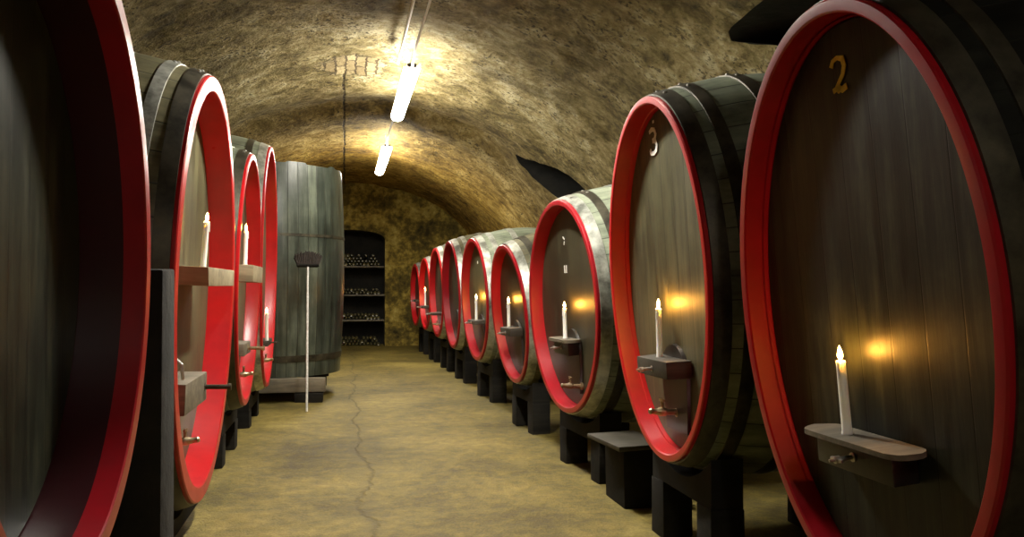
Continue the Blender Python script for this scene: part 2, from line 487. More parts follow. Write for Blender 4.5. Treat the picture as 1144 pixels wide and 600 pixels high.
# far wall with arched bottle niche
NX0, NX1, NZ = -.62, .94, 2.56
def narch(x):
    u = (x - (NX0 + NX1) / 2) / ((NX1 - NX0) / 2)
    return NZ + .20 * math.sqrt(max(0, 1 - u * u)) - 0.0
bm = bmesh.new()
def wy(x, z): return Y1 - .02 + .05 * fbm((x, 3, z), .9) + .02 * fbm((x, 5, z), 4)
xs = sorted(set([round(VX - VW + 2 * VW * i / 90, 4) for i in range(91)] + [NX0, NX1]))
NZS = 60
def colverts(x, zlo, zhi, n):
    return [bm.verts.new((x, wy(x, zlo + (zhi - zlo) * k / n), zlo + (zhi - zlo) * k / n)) for k in range(n + 1)]
def ztop(x):
    s = max(0, 1 - ((x - VX) / VW) ** 2)
    return VZ + VH * math.sqrt(s) + .12
def strip(xlist, lo):
    prev = None
    for x in xlist:
        c = colverts(x, lo(x), ztop(x), NZS)
        if prev:
            for k in range(NZS): bm.faces.new([prev[k], c[k], c[k + 1], prev[k + 1]])
        prev = c
strip([x for x in xs if x <= NX0], lambda x: -.02)
strip([x for x in xs if NX0 <= x <= NX1], narch)
strip([x for x in xs if x >= NX1], lambda x: -.02)
bmesh.ops.remove_doubles(bm, verts=bm.verts, dist=.0005)
wb = tag(build('wall_back', bm, M['stone'], angle=None), 'rough mossy stone end wall of the cellar', kind='structure')
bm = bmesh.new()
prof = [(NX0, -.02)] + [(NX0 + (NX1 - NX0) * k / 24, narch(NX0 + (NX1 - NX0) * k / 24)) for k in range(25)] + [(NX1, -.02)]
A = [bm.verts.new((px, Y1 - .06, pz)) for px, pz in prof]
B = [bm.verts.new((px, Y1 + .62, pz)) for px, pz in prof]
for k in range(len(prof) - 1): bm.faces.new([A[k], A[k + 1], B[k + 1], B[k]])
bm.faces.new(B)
tag(build('wall_niche', bm, M['shade_black'], smooth=False), 'near-black arched recess in the end wall holding bottle shelves', kind='structure')

# ------------------------------------------------------------------ casks
def ell_y(z, a, b): return a * math.sqrt(max(0, 1 - (z / b) ** 2))

BARY = {'L2': -.12, 'L3': -.42}
def bar_block(w, d, h, x0, z, parent, m='board', yo=0):
    """x0: head plane, sticks out by d; top surface at local z"""
    bm = bmesh.new()
    box(bm, x0 + .002, x0 + d, yo - w / 2, yo + w / 2, z - h, z, bev=.006, jitter=.003)
    o = build('crossbar', bm, M[m], parent)
    return o

def cask(key, side, X, Y, Z, a, b, lean, yaw, L, head, staves, red, hoopm, band=.04, rec=.1,
         bar=None, tap=None, door=True, label='', group=None, rim_bulge=(.07, .12)):
    rz = (PI if side > 0 else 0) - (math.radians(yaw) if side > 0 else -math.radians(yaw))
    ln = lean if side > 0 else -lean
    R = Euler((0, ln, rz)).to_matrix().to_4x4()
    base = Vector((X, Y, Z)) - (R @ Vector((0, 0, b)))
    root = empty('wine_cask', base, (0, ln, rz))
    tag(root, label, 'cask', group)
    by, bz = rim_bulge
    def semi(x):   # x negative inward
        s = -x / L
        k = 4 * s * (1 - s)
        return a + by * k, b + bz * k
    def shift(o):
        # parts are drawn round the cask axis; lift them so the root sits at the base
        o.location = (0, 0, b)
        return o
    # body of staves
    bm = bmesh.new()
    prof = [(-.012, a - .012, b - .012)]
    for k in range(1, 25):
        x = -.004 - (L - .004) * k / 24
        prof.append((x, *semi(x)))
    prof.append((-L, a - .04, b - .04)); prof.append((-L + .09, a - .06, b - .06))
    ell_loft(bm, prof, 128, c1=True)
    shift(build('stave_body', bm, staves, root, angle=.7))
    # red rim: front face, rounded lip, sloping inner wall
    bm = bmesh.new()
    e = .004
    prof = [(-.022, a + e, b + e), (-.006, a + e, b + e), (0.0, a - .002, b - .002), (.001, a - band * .5, b - band * .5),
            (0, a - band + .006, b - band + .006), (-.006, a - band, b - band), (-.085, a - band - .004, b - band - .004), (-rec + .02, a - band - .011, b - band - .011), (-rec - .02, a - band - .012, b - band - .012),
            (-rec - .02, a - .012, b - .012)]
    ell_loft(bm, prof, 160, closed=True)
    if key == 'L1':  # inner wall gets the red with shade in its colour
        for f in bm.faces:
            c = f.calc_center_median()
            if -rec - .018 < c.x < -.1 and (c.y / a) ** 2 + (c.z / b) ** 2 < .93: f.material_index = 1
    shift(build('rim', bm, [red, M['red_shaded']], root, angle=.5))
    # recessed head
    ha, hb = a - band - .008, b - band - .008
    bm = bmesh.new()
    ell_loft(bm, [(-rec - .03, ha - .001, hb - .001), (-rec - .008, ha, hb), (-rec, ha - .01, hb - .01), (-rec - .004, ha * .6, hb * .6), (-rec - .006, ha * .02, hb * .02)], 96, c0=True, c1=True)
    shift(build('head', bm, head, root, angle=.6))
    # hoops
    hl = [(.024, .105), (.16, .225), (.43, .50)]
    hl += [(L - q, L - p) for p, q in hl[:2]]
    for hi, (p, q) in enumerate(hl):
        if q > L - .02: continue
        bm = bmesh.new()
        th = .007
        ap, bp = semi(-p); aq, bq = semi(-q); am, bm_ = semi(-(p + q) / 2)
        ell_loft(bm, [(-p, ap - .002, bp - .002), (-p - .001, ap + th, bp + th), (-(p + q) / 2, am + th + .001, bm_ + th + .001), (-q + .001, aq + th, bq + th), (-q, aq - .002, bq - .002), (-(p + q) / 2, am - .004, bm_ - .004)], 128, closed=True)
        shift(build('hoop', bm, hoopm[hi % len(hoopm)], root, angle=.6))
        if Y < 7.5 and hi < 3:
            for dy in (-.05, .05):
                bmr = bmesh.new()
                an = PI / 2 + dy / am + (.5 if side < 0 else -.5) * .4
                P = Vector((-(p + q) / 2, (am + th) * math.cos(an), (bm_ + th) * math.sin(an)))
                Nn = Vector((0, math.cos(an) / am, math.sin(an) / bm_)).normalized()
                lathe(bmr, [(.012, -.003), (.011, .004), (.006, .008), (0, .009)], Matrix.Translation(P) @ Nn.to_track_quat('Z', 'Y').to_matrix().to_4x4(), 10)
                shift(build('rivet', bmr, M['steel'], root))
    # hatch door with arched top
    if door:
        dw, dh = min(.17, a * .25), .26
        zb = -hb + .10
        if bar: zt = bar[1] + .07
        else: zt = zb + .42
        zb = max(zb, zt - .5)
        bm = bmesh.new()
        pts = [(-dw * .82, zb), (dw * .82, zb)] + [(dw * math.cos(PI * k / 12), zt - dw + dw * math.sin(PI * k / 12)) for k in range(13)]
        A = [bm.verts.new((-rec - .003, y_, z_)) for y_, z_ in pts]
        B = [bm.verts.new((-rec + .016, y_ * .97, z_ - .002)) for y_, z_ in pts]
        n = len(pts)
        for k in range(n): bm.faces.new([A[k], A[(k + 1) % n], B[(k + 1) % n], B[k]])
        bm.faces.new(B); bm.faces.new(A)
        shift(build('hatch_door', bm, M['door'], root, angle=.4))
    top_local = None
    if bar:
        kind, zt, w, d, h = bar
        if kind == 'block':
            o = shift(bar_block(w, d, h, -rec, zt, root, 'ledge' if key in ('L2', 'L3') else 'block', BARY.get(key, 0)))
        elif kind == 'board':
            bm = bmesh.new()
            # thin round-ended board lying on a deep bracket block
            pts = []
            for k in range(9): an = -PI / 2 + PI * k / 8; pts.append((d / 2 + d / 2 * math.sin(an), w / 2 - .05 + .06 * math.cos(an)))
            for k in range(9): an = PI / 2 - PI * k / 8; pts.append((d / 2 + d / 2 * math.sin(an), -w / 2 + .05 - .06 * math.cos(an)))
            T = [bm.verts.new((-rec + .001 + px, py, zt + random.uniform(-.0015, .0015))) for px, py in pts]
            Bv = [bm.verts.new((-rec + .001 + px, py, zt - h)) for px, py in pts]
            n = len(pts)
            for k in range(n): bm.faces.new([T[k], T[(k + 1) % n], Bv[(k + 1) % n], Bv[k]])
            bm.faces.new(T); bm.faces.new(Bv)
            shift(build('shelf_board', bm, M['board'], root, angle=.4))
            bm = bmesh.new()
            box(bm, -rec + .002, -rec + d * .7, -w * .42, w * .36, zt - h - .10, zt - h - .001, bev=.006, jitter=.002)
            shift(build('crossbar', bm, M['door'], root))
        # clamp screw through the crossbar
    if bar and key not in ('L2', 'L3'):
        bm = bmesh.new()
        fx = -rec + (d if kind == 'block' else d * .7)
        sz = zt - (h * .55 if kind == 'block' else h + .045)
        MX = Matrix.Translation((fx, w * .02 if kind == 'block' else -w * .02, sz)) @ Matrix.Rotation(PI / 2, 4, 'Y')
        lathe(bm, [(.016, -.01), (.016, .004), (.008, .006), (.008, .05), (.013, .052), (.013, .068), (.006, .07), (.005, .088), (0, .09)], MX, 12)
        box(bm, fx + .054, fx + .066, (w * .02 if kind == 'block' else -w * .02) - .03, (w * .02 if kind == 'block' else -w * .02) + .03, sz - .006, sz + .006, bev=.003)
        shift(build('clamp_screw', bm, M['steel'] if side > 0 else M['hoop_dark'], root))
    if tap:
        tz, ty, mk = tap
        m = {'brass': M['brass'], 'wood': M['tapwood']}[mk]
        bm = bmesh.new()
        MX = Matrix.Translation((-rec, ty, tz)) @ Matrix.Rotation(PI / 2 - .12, 4, 'Y')
        lathe(bm, [(.028, -.01), (.028, .012), (.017, .02), (.015, .07), (.022, .075), (.024, .11), (.018, .12), (.014, .15), (.017, .16), (.012, .17), (0, .171)], MX, 16)
        o = shift(build('tap', bm, m, root))
        bm = bmesh.new()
        P = MX @ Vector((0, 0, .093))
        lathe(bm, [(.009, .0), (.009, .05), (.012, .052), (.012, .058), (0, .06)], Matrix.Translation(P), 10)
        box(bm, P.x - .006, P.x + .006, P.y - .03, P.y + .03, P.z + .055, P.z + .068, bev=.003)
        h_ = build('tap_handle', bm, m, o)
    # saddle stand
    return root, R, base, b, rec, semi

def cask_stand(R, base, X, Y, Z, a, b, L, rz, semi, label):
    """stands flat on the floor under the cask"""
    root = empty('cask_stand', (X, Y, 0), (0, 0, rz))
    tag(root, label, 'stand', 'dark timber stands under the casks')
    Rz = Matrix.Rotation(-rz, 4, 'Z')
    C0 = R @ Vector((0, 0, b)) + base
    for xx in (-.24, -L + .24):
        A, B = semi(xx)
        A += .016; B += .016
        # centre of that cask section, in stand coordinates
        P = Rz @ ((R @ Vector((xx, 0, b)) + base) - Vector((X, Y, 0)))
        cz, cx = P.z, P.x
        tiltz = abs(math.tan(R.to_euler().y)) * .085
        hw = A * .52
        zb = cz - B - .10
        bm = bmesh.new()
        n = 14
        low = max(0.0, zb)
        T0 = []; 
        for x_ in (cx - .085, cx + .085):
            row = []
            for k in range(n + 1):
                y_ = -hw + 2 * hw * k / n
                z_ = cz - B * math.sqrt(1 - (y_ / A) ** 2) - tiltz - .004
                row.append((bm.verts.new((x_, y_, max(z_, low + .02))), bm.verts.new((x_, y_, low))))
            T0.append(row)
        r0, r1 = T0
        for k in range(n):
            bm.faces.new([r0[k][0], r0[k + 1][0], r1[k + 1][0], r1[k][0]])
            bm.faces.new([r0[k][1], r0[k + 1][1], r1[k + 1][1], r1[k][1]])
            for r in (r0, r1): bm.faces.new([r[k][0], r[k + 1][0], r[k + 1][1], r[k][1]])
        for k in (0, n): bm.faces.new([r0[k][0], r0[k][1], r1[k][1], r1[k][0]])
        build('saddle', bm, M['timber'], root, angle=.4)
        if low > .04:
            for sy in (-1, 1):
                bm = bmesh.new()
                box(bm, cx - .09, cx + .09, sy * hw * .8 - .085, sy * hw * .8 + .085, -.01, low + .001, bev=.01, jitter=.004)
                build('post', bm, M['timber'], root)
    return root

def rib_num(root, strokes, w, mat, x0, zc, yc, s, b, name='painted_number', sx=None):
    bm = bmesh.new()
    sx = sx or s
    for st in strokes:
        ribbon(bm, [(yc + p[0] * sx, zc + p[1] * s) for p in st], w, x0)
    o = build(name, bm, mat, root)
    o.location = (0, 0, b)
    return o
THREE = [[(-.42, .42), (-.1, .5), (.25, .45), (.38, .25), (.25, .08), (-.05, .02)], [(-.05, .02), (.3, -.02), (.44, -.2), (.36, -.4), (.05, -.5), (-.3, -.45), (-.42, -.3)]]
TWO = [[(-.42, .28), (-.3, .45), (0, .5), (.32, .42), (.4, .2), (.25, -.05), (.0, -.22), (-.2, -.36), (-.1, -.46), (.1, -.38)], [(-.42, -.42), (-.1, -.36), (.15, -.46), (.45, -.4)]]

H, S, RD, RB = M, M, M['red'], M['red_bright']
HD, HG = M['hoop_dark'], M['hoop_grey']
# key: side X Y Z a b lean yaw L head staves red hoops band rec bar tap label
specs = [
 ('R2', 1, 1.6, 2.347, 1.333, .661, .998, .093, 0, 1.35, 'head_dark', 'staves_black', RD, [HD, HD, HD], .042, .095, ('board', None, .51, .135, .018), None, False,
  'huge dark oval cask, red rim and yellow painted 2, nearest on the right'),
 ('R3', 1, 1.6, 4.003, 1.444, .667, .961, .061, 0, 1.35, 'head_olive', 'staves_grey', RB, [HD, HD, HD], .036, .11, ('block', None, .41, .14, .09), (-.72, .0, 'brass'), True,
  'tall oval cask with a red rim and a white painted 3 on its head'),
 ('R4', 1, 1.6, 5.868, 1.256, .765, .804, .05, -4, 1.35, 'head_brown', 'staves_grey', RD, [HG, HD, HG], .04, .10, ('board', None, .42, .14, .022), (-.60, .15, 'wood'), True,
  'round-headed red-rimmed cask just beyond the cask numbered 3, wooden tap low down'),
 ('R5', 1, 1.58, 7.742, 1.137, .614, .682, .10, -4, 1.3, 'head_brown', 'staves_olive', RD, [HG, HD, HG], .04, .09, ('block', None, .36, .13, .08), None, True,
  'small low red-rimmed cask between two larger casks on the right, candle on its ledge'),
 ('R6', 1, 1.58, 9.89, 1.25, .70, .763, .047, -4, 1.35, 'head_olive', 'staves_grey', RD, [HG, HG, HG], .045, .10, ('block', None, .40, .14, .05), None, True,
  'red-rimmed cask with a white dot high on its olive head, beyond the small low cask'),
 ('R7', 1, 1.55, 11.9, 1.29, .69, .80, .045, -3, 1.35, 'head_brown', 'staves_olive', RD, [HG, HG, HG], .045, .10, None, None, True,
  'red-rimmed cask in the right row with bare head, no ledge and no candle'),
 ('R8', 1, 1.52, 13.6, 1.31, .68, .757, .03, -3, 1.35, 'head_brown', 'staves_olive', RB, [HG, HG, HG], .045, .10, ('block', None, .5, .2, .04), (-.55, .05, 'brass'), False,
  'red-rimmed cask third from the far end of the right row, ledge without candle'),
 ('R9', 1, 1.49, 15.3, 1.273, .68, .683, .02, -3, 1.3, 'head_brown', 'staves_olive', RB, [HG, HG, HG], .045, .10, ('block', None, .4, .16, .05), None, False,
  'red-rimmed cask next to last at the far end of the right row, with a candle'),
 ('R10', 1, 1.46, 17.05, 1.24, .68, .65, .02, -3, 1.3, 'head_brown', 'staves_olive', RB, [HG, HD, HG], .05, .10, ('block', None, .4, .12, .05), None, False,
  'last small red-rimmed cask of the right row, against the far wall'),
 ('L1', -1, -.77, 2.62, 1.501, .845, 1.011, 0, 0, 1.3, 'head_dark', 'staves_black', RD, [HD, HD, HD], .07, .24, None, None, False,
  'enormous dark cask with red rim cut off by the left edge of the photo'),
 ('L2', -1, -.77, 4.952, 1.396, 1.02, 1.225, -.026, 0, 1.35, 'head_olive', 'staves_olive', RB, [HD, HG, HD], .085, .16, ('block', None, .95, .24, .10), (-.86, -.25, 'brass'), False,
  'large cask with a bright red rim and broad wooden ledge, second in the left row'),
 ('L3', -1, -.77, 6.987, 1.466, .805, 1.043, -.024, 0, 1.35, 'head_olive', 'staves_grey', RB, [HD, HG, HD], .05, .12, ('block', None, .7, .22, .13), (-.80, -.05, 'brass'), False,
  'red-rimmed cask third in the left row, with a wooden ledge at eye height'),
 ('L4', -1, -.77, 8.78, 1.62, .84, 1.262, -.012, 0, 1.2, 'head_olive', 'staves_grey', RB, [HG, HD, HG], .045, .12, ('block', None, .5, .13, .06), (-1.0, 0, 'brass'), False,
  'tall narrow-looking red-rimmed cask fourth in the left row, in front of the upright vat'),
]
barz = {'R2': .90, 'R3': 1.02, 'R4': 1.01, 'R5': 1.0, 'R6': .99, 'R8': .97, 'R9': 1.05, 'R10': 1.14, 'L2': 1.51, 'L3': 1.57, 'L4': .85}
CK = {}
for (key, side, X, Y, Z, a, b, lean, yaw, L, hd, sv, red, hoops, band, rec, bar, tap, door, label) in specs:
    if bar:
        bar = (bar[0], barz[key] - Z) + bar[2:]
    root, R, base, bb, rc, semi = cask(key, side, X, Y, Z, a, b, lean, yaw, L, M[hd], M[sv], red, hoops, band, rec, bar, tap, door, label,
        'red-rimmed casks of the right row' if side > 0 else 'red-rimmed casks of the left row')
    rz = root.rotation_euler.z
    near = {'R2': 'under the cask numbered 2', 'R3': 'under the cask numbered 3', 'R4': 'under the cask just beyond the cask numbered 3', 'R5': 'under the small low cask on the right',
            'R6': 'under the cask with the white dot', 'R7': 'under the right-row cask without a ledge', 'R8': 'under the third cask from the far end on the right', 'R9': 'under the next to last cask on the right',
            'R10': 'under the last small cask on the right by the far wall', 'L1': 'under the cask at the left edge of the photo', 'L2': 'under the second cask of the left row', 'L3': 'under the third cask of the left row', 'L4': 'under the fourth cask of the left row'}[key]
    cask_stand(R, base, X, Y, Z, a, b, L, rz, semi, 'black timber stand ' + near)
    CK[key] = (root, R, base, bb, rc, bar)

# painted marks on the heads
root, R, base, b, rec, bar = CK['R2']
rib_num(root, TWO, .02, M['yellow_paint'], -rec + .0015, .775, -.03, .115, b, sx=.085)
root, R, base, b, rec, bar = CK['R3']
rib_num(root, THREE, .024, M['white_paint'], -rec + .0015, .755, -.12, .135, b, sx=.11)
rib_num(root, [[(-.5, 0), (.5, .1)]], .014, M['white_paint'], -rec + .0015, .86, -.10, .02, b, 'paint_spot')
root, R, base, b, rec, bar = CK['R4']
rib_num(root, [[(-.3, .5), (.3, .2)], [(.2, -.1), (0, -.5)]], .014, M['white_paint'], -rec + .0005, .50, -.10, .06, b, 'painted_mark')
rib_num(root, [[(-.35, .5), (-.35, -.5)], [(.3, .5), (.3, -.5)]], .011, M['white_paint'], -rec - .0005, .28, -.09, .06, b, 'painted_number')
root, R, base, b, rec, bar = CK['R6']
rib_num(root, [[(-.5, 0), (.5, .1)]], .035, M['white_paint'], -rec + .0005, .46, -.08, .04, b, 'paint_spot')

# the closed crossbar low on the second left cask
root, R, base, b, rec, bar = CK['L2']
bm = bmesh.new()
box(bm, -rec + .002, -rec + .17, -.72, -.10, -.64, -.48, bev=.008, jitter=.004)
o = build('hatch_crossbar', bm, M['board'], root); o.location = (0, 0, b)
bm = bmesh.new()
MX = Matrix.Translation((-rec + .165, -.16, -.56)) @ Matrix.Rotation(PI / 2, 4, 'Y')
lathe(bm, [(.026, -.01), (.026, .01), (.014, .012), (.014, .13), (.02, .132), (.02, .15), (0, .151)], MX, 14)
o = build('hatch_bolt', bm, M['hoop_dark'], root); o.location = (0, 0, b)
bm = bmesh.new()
tube(bm, [(-rec + .02, -.52, -.47), (-rec + .05, -.52, -.40), (-rec + .08, -.52, -.37), (-rec + .11, -.52, -.40), (-rec + .12, -.52, -.485)], .009, 8)
o = build('wire_handle', bm, M['steel'], root); o.location = (0, 0, b)
root, R, base, b, rec, bar = CK['L3']
bm = bmesh.new()
box(bm, -rec + .002, -rec + .12, -.30, .12, -.62, -.52, bev=.008, jitter=.004)
o = build('hatch_crossbar', bm, M['board'], root); o.location = (0, 0, b)
bm = bmesh.new()
MX = Matrix.Translation((-rec + .115, -.05, -.57)) @ Matrix.Rotation(PI / 2, 4, 'Y')
lathe(bm, [(.03, -.01), (.03, .01), (.014, .012), (.014, .12), (.02, .122), (.02, .14), (0, .141)], MX, 14)
o = build('hatch_bolt', bm, M['brass'], root); o.location = (0, 0, b)

# ------------------------------------------------------------------ candles
def make_candle(h, label, loc, rot):
    root = empty('candle', loc, rot)
    tag(root, label, 'candle', 'lit candles on the cask ledges')
    bm = bmesh.new()
    n = 20
    prof = [(.0, 0), (.019, 0), (.0185, .006), (.0165, .012), (.016, h * .5), (.0155, h - .012), (.0165, h - .006), (.0145, h - .001), (.011, h - .004), (0, h - .006)]
    lathe(bm, prof, None, n, cap=False)
    # wax run down one side
    tube(bm, [(.014, .004, h - .004), (.0165, .004, h - .02), (.0165, .0045, h - .06)], [.003, .0032, .004], 8)
    build('wax_body', bm, M['wax'], root)
    bm = bmesh.new()
    tube(bm, [(0, 0, h - .008), (.0005, 0, h + .004), (.002, 0, h + .012)], .0013, 6)
    build('wick', bm, M['wick'], root)
    bm = bmesh.new()
    lathe(bm, [(0, h + .002), (.005, h + .006), (.0085, h + .014), (.009, h + .020), (.0065, h + .032), (.003, h + .042), (0, h + .050)], None, 14, cap=False)
    build('flame', bm, M['flame'], root)
    return root
cs = [('R2', .25, -.07, 'tall lit candle leaning on the round-ended board of the cask numbered 2', .5),
      ('R3', .265, -.05, 'lit candle on the wooden block of the cask numbered 3', .5),
      ('R4', .23, .02, 'lit candle on the board of the cask just beyond the cask numbered 3', .5),
      ('R5', .25, -.08, 'lit candle on the ledge of the small low cask in the right row', .5),
      ('R6', .27, .0, 'lit candle on the ledge of the cask with the white dot', .5),
      ('R9', .30, .0, 'tiny lit candle on the next to last cask of the right row', .5),
      ('L2', .27, -.12, 'lit candle on the broad wooden ledge of the second cask on the left', .55),
      ('L3', .27, -.52, 'lit candle on the ledge of the third cask on the left', .6),
      ('L4', .29, -.2, 'lit candle low on the tall fourth cask of the left row', .9)]
ROT = {'R2': None, 'R3': (0, .02), 'R4': (0, .03), 'R5': (0, .02), 'R6': (0, .01), 'R9': (0, 0), 'L2': (0, .07), 'L3': (0, .02), 'L4': (0, -.01)}
for key, h, yo, lab, fx in cs:
    root, R, base, b, rec, bar = CK[key]
    kind, zt, w, d, bh = bar
    P = base + R @ Vector((-rec + d * fx, yo, b + zt))
    e = root.rotation_euler
    P.z -= .0005
    make_candle(h, lab, P, tuple(e) if ROT[key] is None else (0, ROT[key][1], e.z))

# ------------------------------------------------------------------ timber between casks
def timber(name, x0, x1, y0, y1, z0, z1, label, cat='timber', m='timber', rot=0, jit=.006, grp=None):
    bm = bmesh.new()
    cx, cy = (x0 + x1) / 2, (y0 + y1) / 2
    box(bm, x0 - cx, x1 - cx, y0 - cy, y1 - cy, 0, z1 - z0, bev=.012, jitter=jit)
    o = build(name, bm, M[m])
    o.location = (cx, cy, z0); o.rotation_euler = (0, 0, rot)
    tag(o, label, cat, grp)
    return o
timber('timber_block', 1.74, 2.06, 4.82, 5.20, -.012, .37, 'squat dark timber block on the floor between the cask numbered 3 and the next', 'block')
pb = timber('plank', 1.64, 2.0, 4.74, 5.24, .38, .408, 'worn plank lying on the squat timber block right of the aisle', 'plank', 'block', rot=.12)
timber('timber_post', -.97, -.752, 3.63, 3.87, -.012, 1.48, 'dark upright timber between the two nearest casks on the left', 'post', m='shade_black')

# ------------------------------------------------------------------ upright vat
VXc, VYc = -.95, 11.02
vat = empty('upright_vat', (VXc, VYc, .29))
tag(vat, 'tall upright grey-green wooden vat with vertical staves behind the left row of casks', 'vat')
t = NT('vat_staves')
c = t.node('ShaderNodeTexCoord').outputs['Object']
x, y, z = t.sep(c)[0:3]
q = t.math('MULTIPLY', t.math('ADD', t.math('DIVIDE', t.math('ARCTAN2', y, x), 2 * PI), 1), 44)
d = t.math('ABSOLUTE', t.math('SUBTRACT', t.math('FRACT', q), .5))
line = t.fr(d, .46, .495)
idn = t.node('ShaderNodeTexWhiteNoise', {'W': t.math('FLOOR', q)}, noise_dimensions='1D').outputs[0]
n = t.noise(t.node('ShaderNodeMapping', {'Vector': c, 'Scale': (5, 5, .6)}).outputs[0], 2.5, 6, .65)
n2 = t.noise(c, 1.6, 5, .6)
col = t.ramp(t.math('ADD', t.math('MULTIPLY', n, .5), t.math('MULTIPLY', n2, .5)), [(.36, (.014, .017, .013)), (.5, (.045, .054, .043)), (.66, (.11, .125, .1))])
col = t.mix(1, col, t.ramp(idn, [(0, (.5, .52, .5)), (1, (1.4, 1.4, 1.3))]), 'MULTIPLY')
col = t.mix(line, col, (.008, .008, .007))
M['vat'] = t.out(col, .3, t.bump(t.math('SUBTRACT', t.math('MULTIPLY', n, .3), line), .4, .005))
Hv = 2.66
def vr(s): return .86 + .085 * math.sin(PI * min(1, max(0, .12 + .72 * s)))
bm = bmesh.new()
nst = 44 * 4
rings = []
random.seed(3)
ragged = [random.uniform(-.022, .012) for _ in range(44)]
levels = [k / 20 for k in range(21)]
for s in levels:
    ring = []
    for k in range(nst):
        an = 2 * PI * k / nst
        zz = Hv * s + (ragged[(k // 4) % 44] if s == 1 else 0)
        ring.append(bm.verts.new((vr(s) * math.cos(an), vr(s) * math.sin(an), zz)))
    rings.append(ring)
ring = []
for rr, zz in ((vr(1) - .05, Hv - .005), (vr(.9) - .05, Hv - .2)):
    rings.append([bm.verts.new((rr * math.cos(2 * PI * k / nst), rr * math.sin(2 * PI * k / nst), zz)) for k in range(nst)])
for A, B in zip(rings, rings[1:]):
    for k in range(nst): bm.faces.new([A[k], A[(k + 1) % nst], B[(k + 1) % nst], B[k]])
bm.faces.new(rings[0]); bm.faces.new(rings[-1])
build('staves', bm, M['vat'], vat, angle=.6)
for s0, s1 in ((.655, .668), (.07, .10)):
    bm = bmesh.new()
    th = .006
    vs = [(vr(s0) - .002, Hv * s0), (vr(s0) + th, Hv * s0), (vr(s1) + th, Hv * s1), (vr(s1) - .002, Hv * s1)]
    rg = [[bm.verts.new((r * math.cos(2 * PI * k / 96), r * math.sin(2 * PI * k / 96), zz)) for k in range(96)] for r, zz in vs]
    for A, B in zip(rg, rg[1:] + rg[:1]):
        for k in range(96): bm.faces.new([A[k], A[(k + 1) % 96], B[(k + 1) % 96], B[k]])
    build('hoop', bm, HD, vat, angle=.5)
random.seed(11)
# beams and blocks under the vat
timber('vat_bearer', -1.72, -.22, 10.02, 10.24, .12, .288, 'long dark timber bearer under the front of the upright vat', 'beam', 'board', jit=.006)
timber('vat_bearer', -1.72, -.22, 11.75, 11.97, .12, .288, 'timber bearer under the back of the upright vat', 'beam', 'timber')
for i, (bx_, by_) in enumerate(((-.42, 10.13), (-1.5, 10.13), (-.42, 11.86), (-1.5, 11.86))):
    timber('support_block', bx_ - .17, bx_ + .17, by_ - .14, by_ + .14, -.012, .113, ['short timber block under the right end of the front vat bearer', 'short timber block under the left end of the front vat bearer',
        'short timber block under the right end of the back vat bearer', 'short timber block under the left end of the back vat bearer'][i], 'block', 'timber')

# ------------------------------------------------------------------ broom leaning on the vat, head up
br = empty('broom', (-.41, 9.28, 0.0), (0, 0, 0))
tag(br, 'upturned broom with a pale handle and dark bristle head leaning on the upright vat', 'broom')
bm = bmesh.new()
topv = Vector((-.02, .52, 1.66))
tube(bm, [Vector((0, 0, .002)), topv * .5, topv], [.014, .014, .013], 12)
build('handle', bm, M['pole'], br)
bm = bmesh.new()
ux, uz = Vector((1, 0, 0)), topv.normalized()
uy = uz.cross(ux).normalized()
MB = Matrix((ux, uy, uz)).transposed().to_4x4(); MB.translation = topv
b_ = bmesh.new(); bmesh.ops.create_cube(b_, size=1)
for v in b_.verts: v.co = Vector((v.co.x * .26, v.co.y * .06, v.co.z * .035))
bmesh.ops.bevel(b_, geom=b_.edges[:], offset=.01, segments=2, affect='EDGES')
bmesh.ops.transform(b_, matrix=MB, verts=b_.verts)
merge(bm, b_)
build('head_block', bm, M['timber'], br)
bm = bmesh.new()
for i in range(23):
    for j in range(5):
        px, py = -.12 + .24 * i / 22, -.022 + .011 * j
        fl = px * .25 + random.uniform(-.008, .008)
        hh = .165 - 3.2 * px * px + random.uniform(-.015, .012)
        tube(bm, [MB @ Vector((px, py, .012)), MB @ Vector((px + fl * .5, py + random.uniform(-.008, .008), .06)), MB @ Vector((px + fl * 1.2, py * 1.6, hh))], [.008, .0085, .006], 5)
build('bristles', bm, M['bristle'], br)

# ------------------------------------------------------------------ bottle niche
for z_, (lab) in ((1.87, 'topmost'), (1.19, 'middle'), (.59, 'lowest')):
    bm = bmesh.new()
    box(bm, NX0 + .01, NX1 - .01, Y1 - .03, Y1 + .59, 0, .04, bev=.006, jitter=.003)
    o = build('shelf', bm, M['board']); o.location = (0, 0, z_)
    tag(o, lab + ' board shelf across the bottle niche in the far wall', 'shelf', 'shelves in the bottle niche')
bm = bmesh.new()
lathe(bm, [(0, .012), (.02, .004), (.036, .0), (.039, .006), (.039, .18), (.034, .205), (.018, .235), (.0145, .25), (.0145, .295), (.017, .297), (.017, .31), (.0, .311)], Matrix.Rotation(PI / 2, 4, 'X'), 16, cap=False)
protob = build('wine_bottle', bm, M['glass'])
first = True
for z_, nm in ((0.0, 'on the niche floor below the shelves'), (.63, 'on the lowest shelf of the niche'), (1.23, 'on the middle shelf of the niche'), (1.91, 'on the topmost shelf of the niche')):
    nl = {0.0: 3, .63: 2, 1.23: 2, 1.91: 4}[z_]
    for lay in range(nl):
        for k in range(14 - lay):
            if random.random() < .1 * lay: continue
            o = protob if first else protob.copy()
            if not first: COL.objects.link(o)
            first = False
            flip = random.random() < .3
            o.location = (-.30 + .0405 * lay + k * .0845 + random.uniform(-.001, .001), Y1 + (.08 if flip else .40) + random.uniform(-.03, .03), z_ + .040 + lay * .0695 + .001)
            o.rotation_euler = (0, random.uniform(0, 6), PI if flip else 0) if False else (0, 0, PI if flip else 0)
            tag(o, 'dusty dark wine bottle lying ' + nm, 'bottle', 'wine bottles ' + nm)

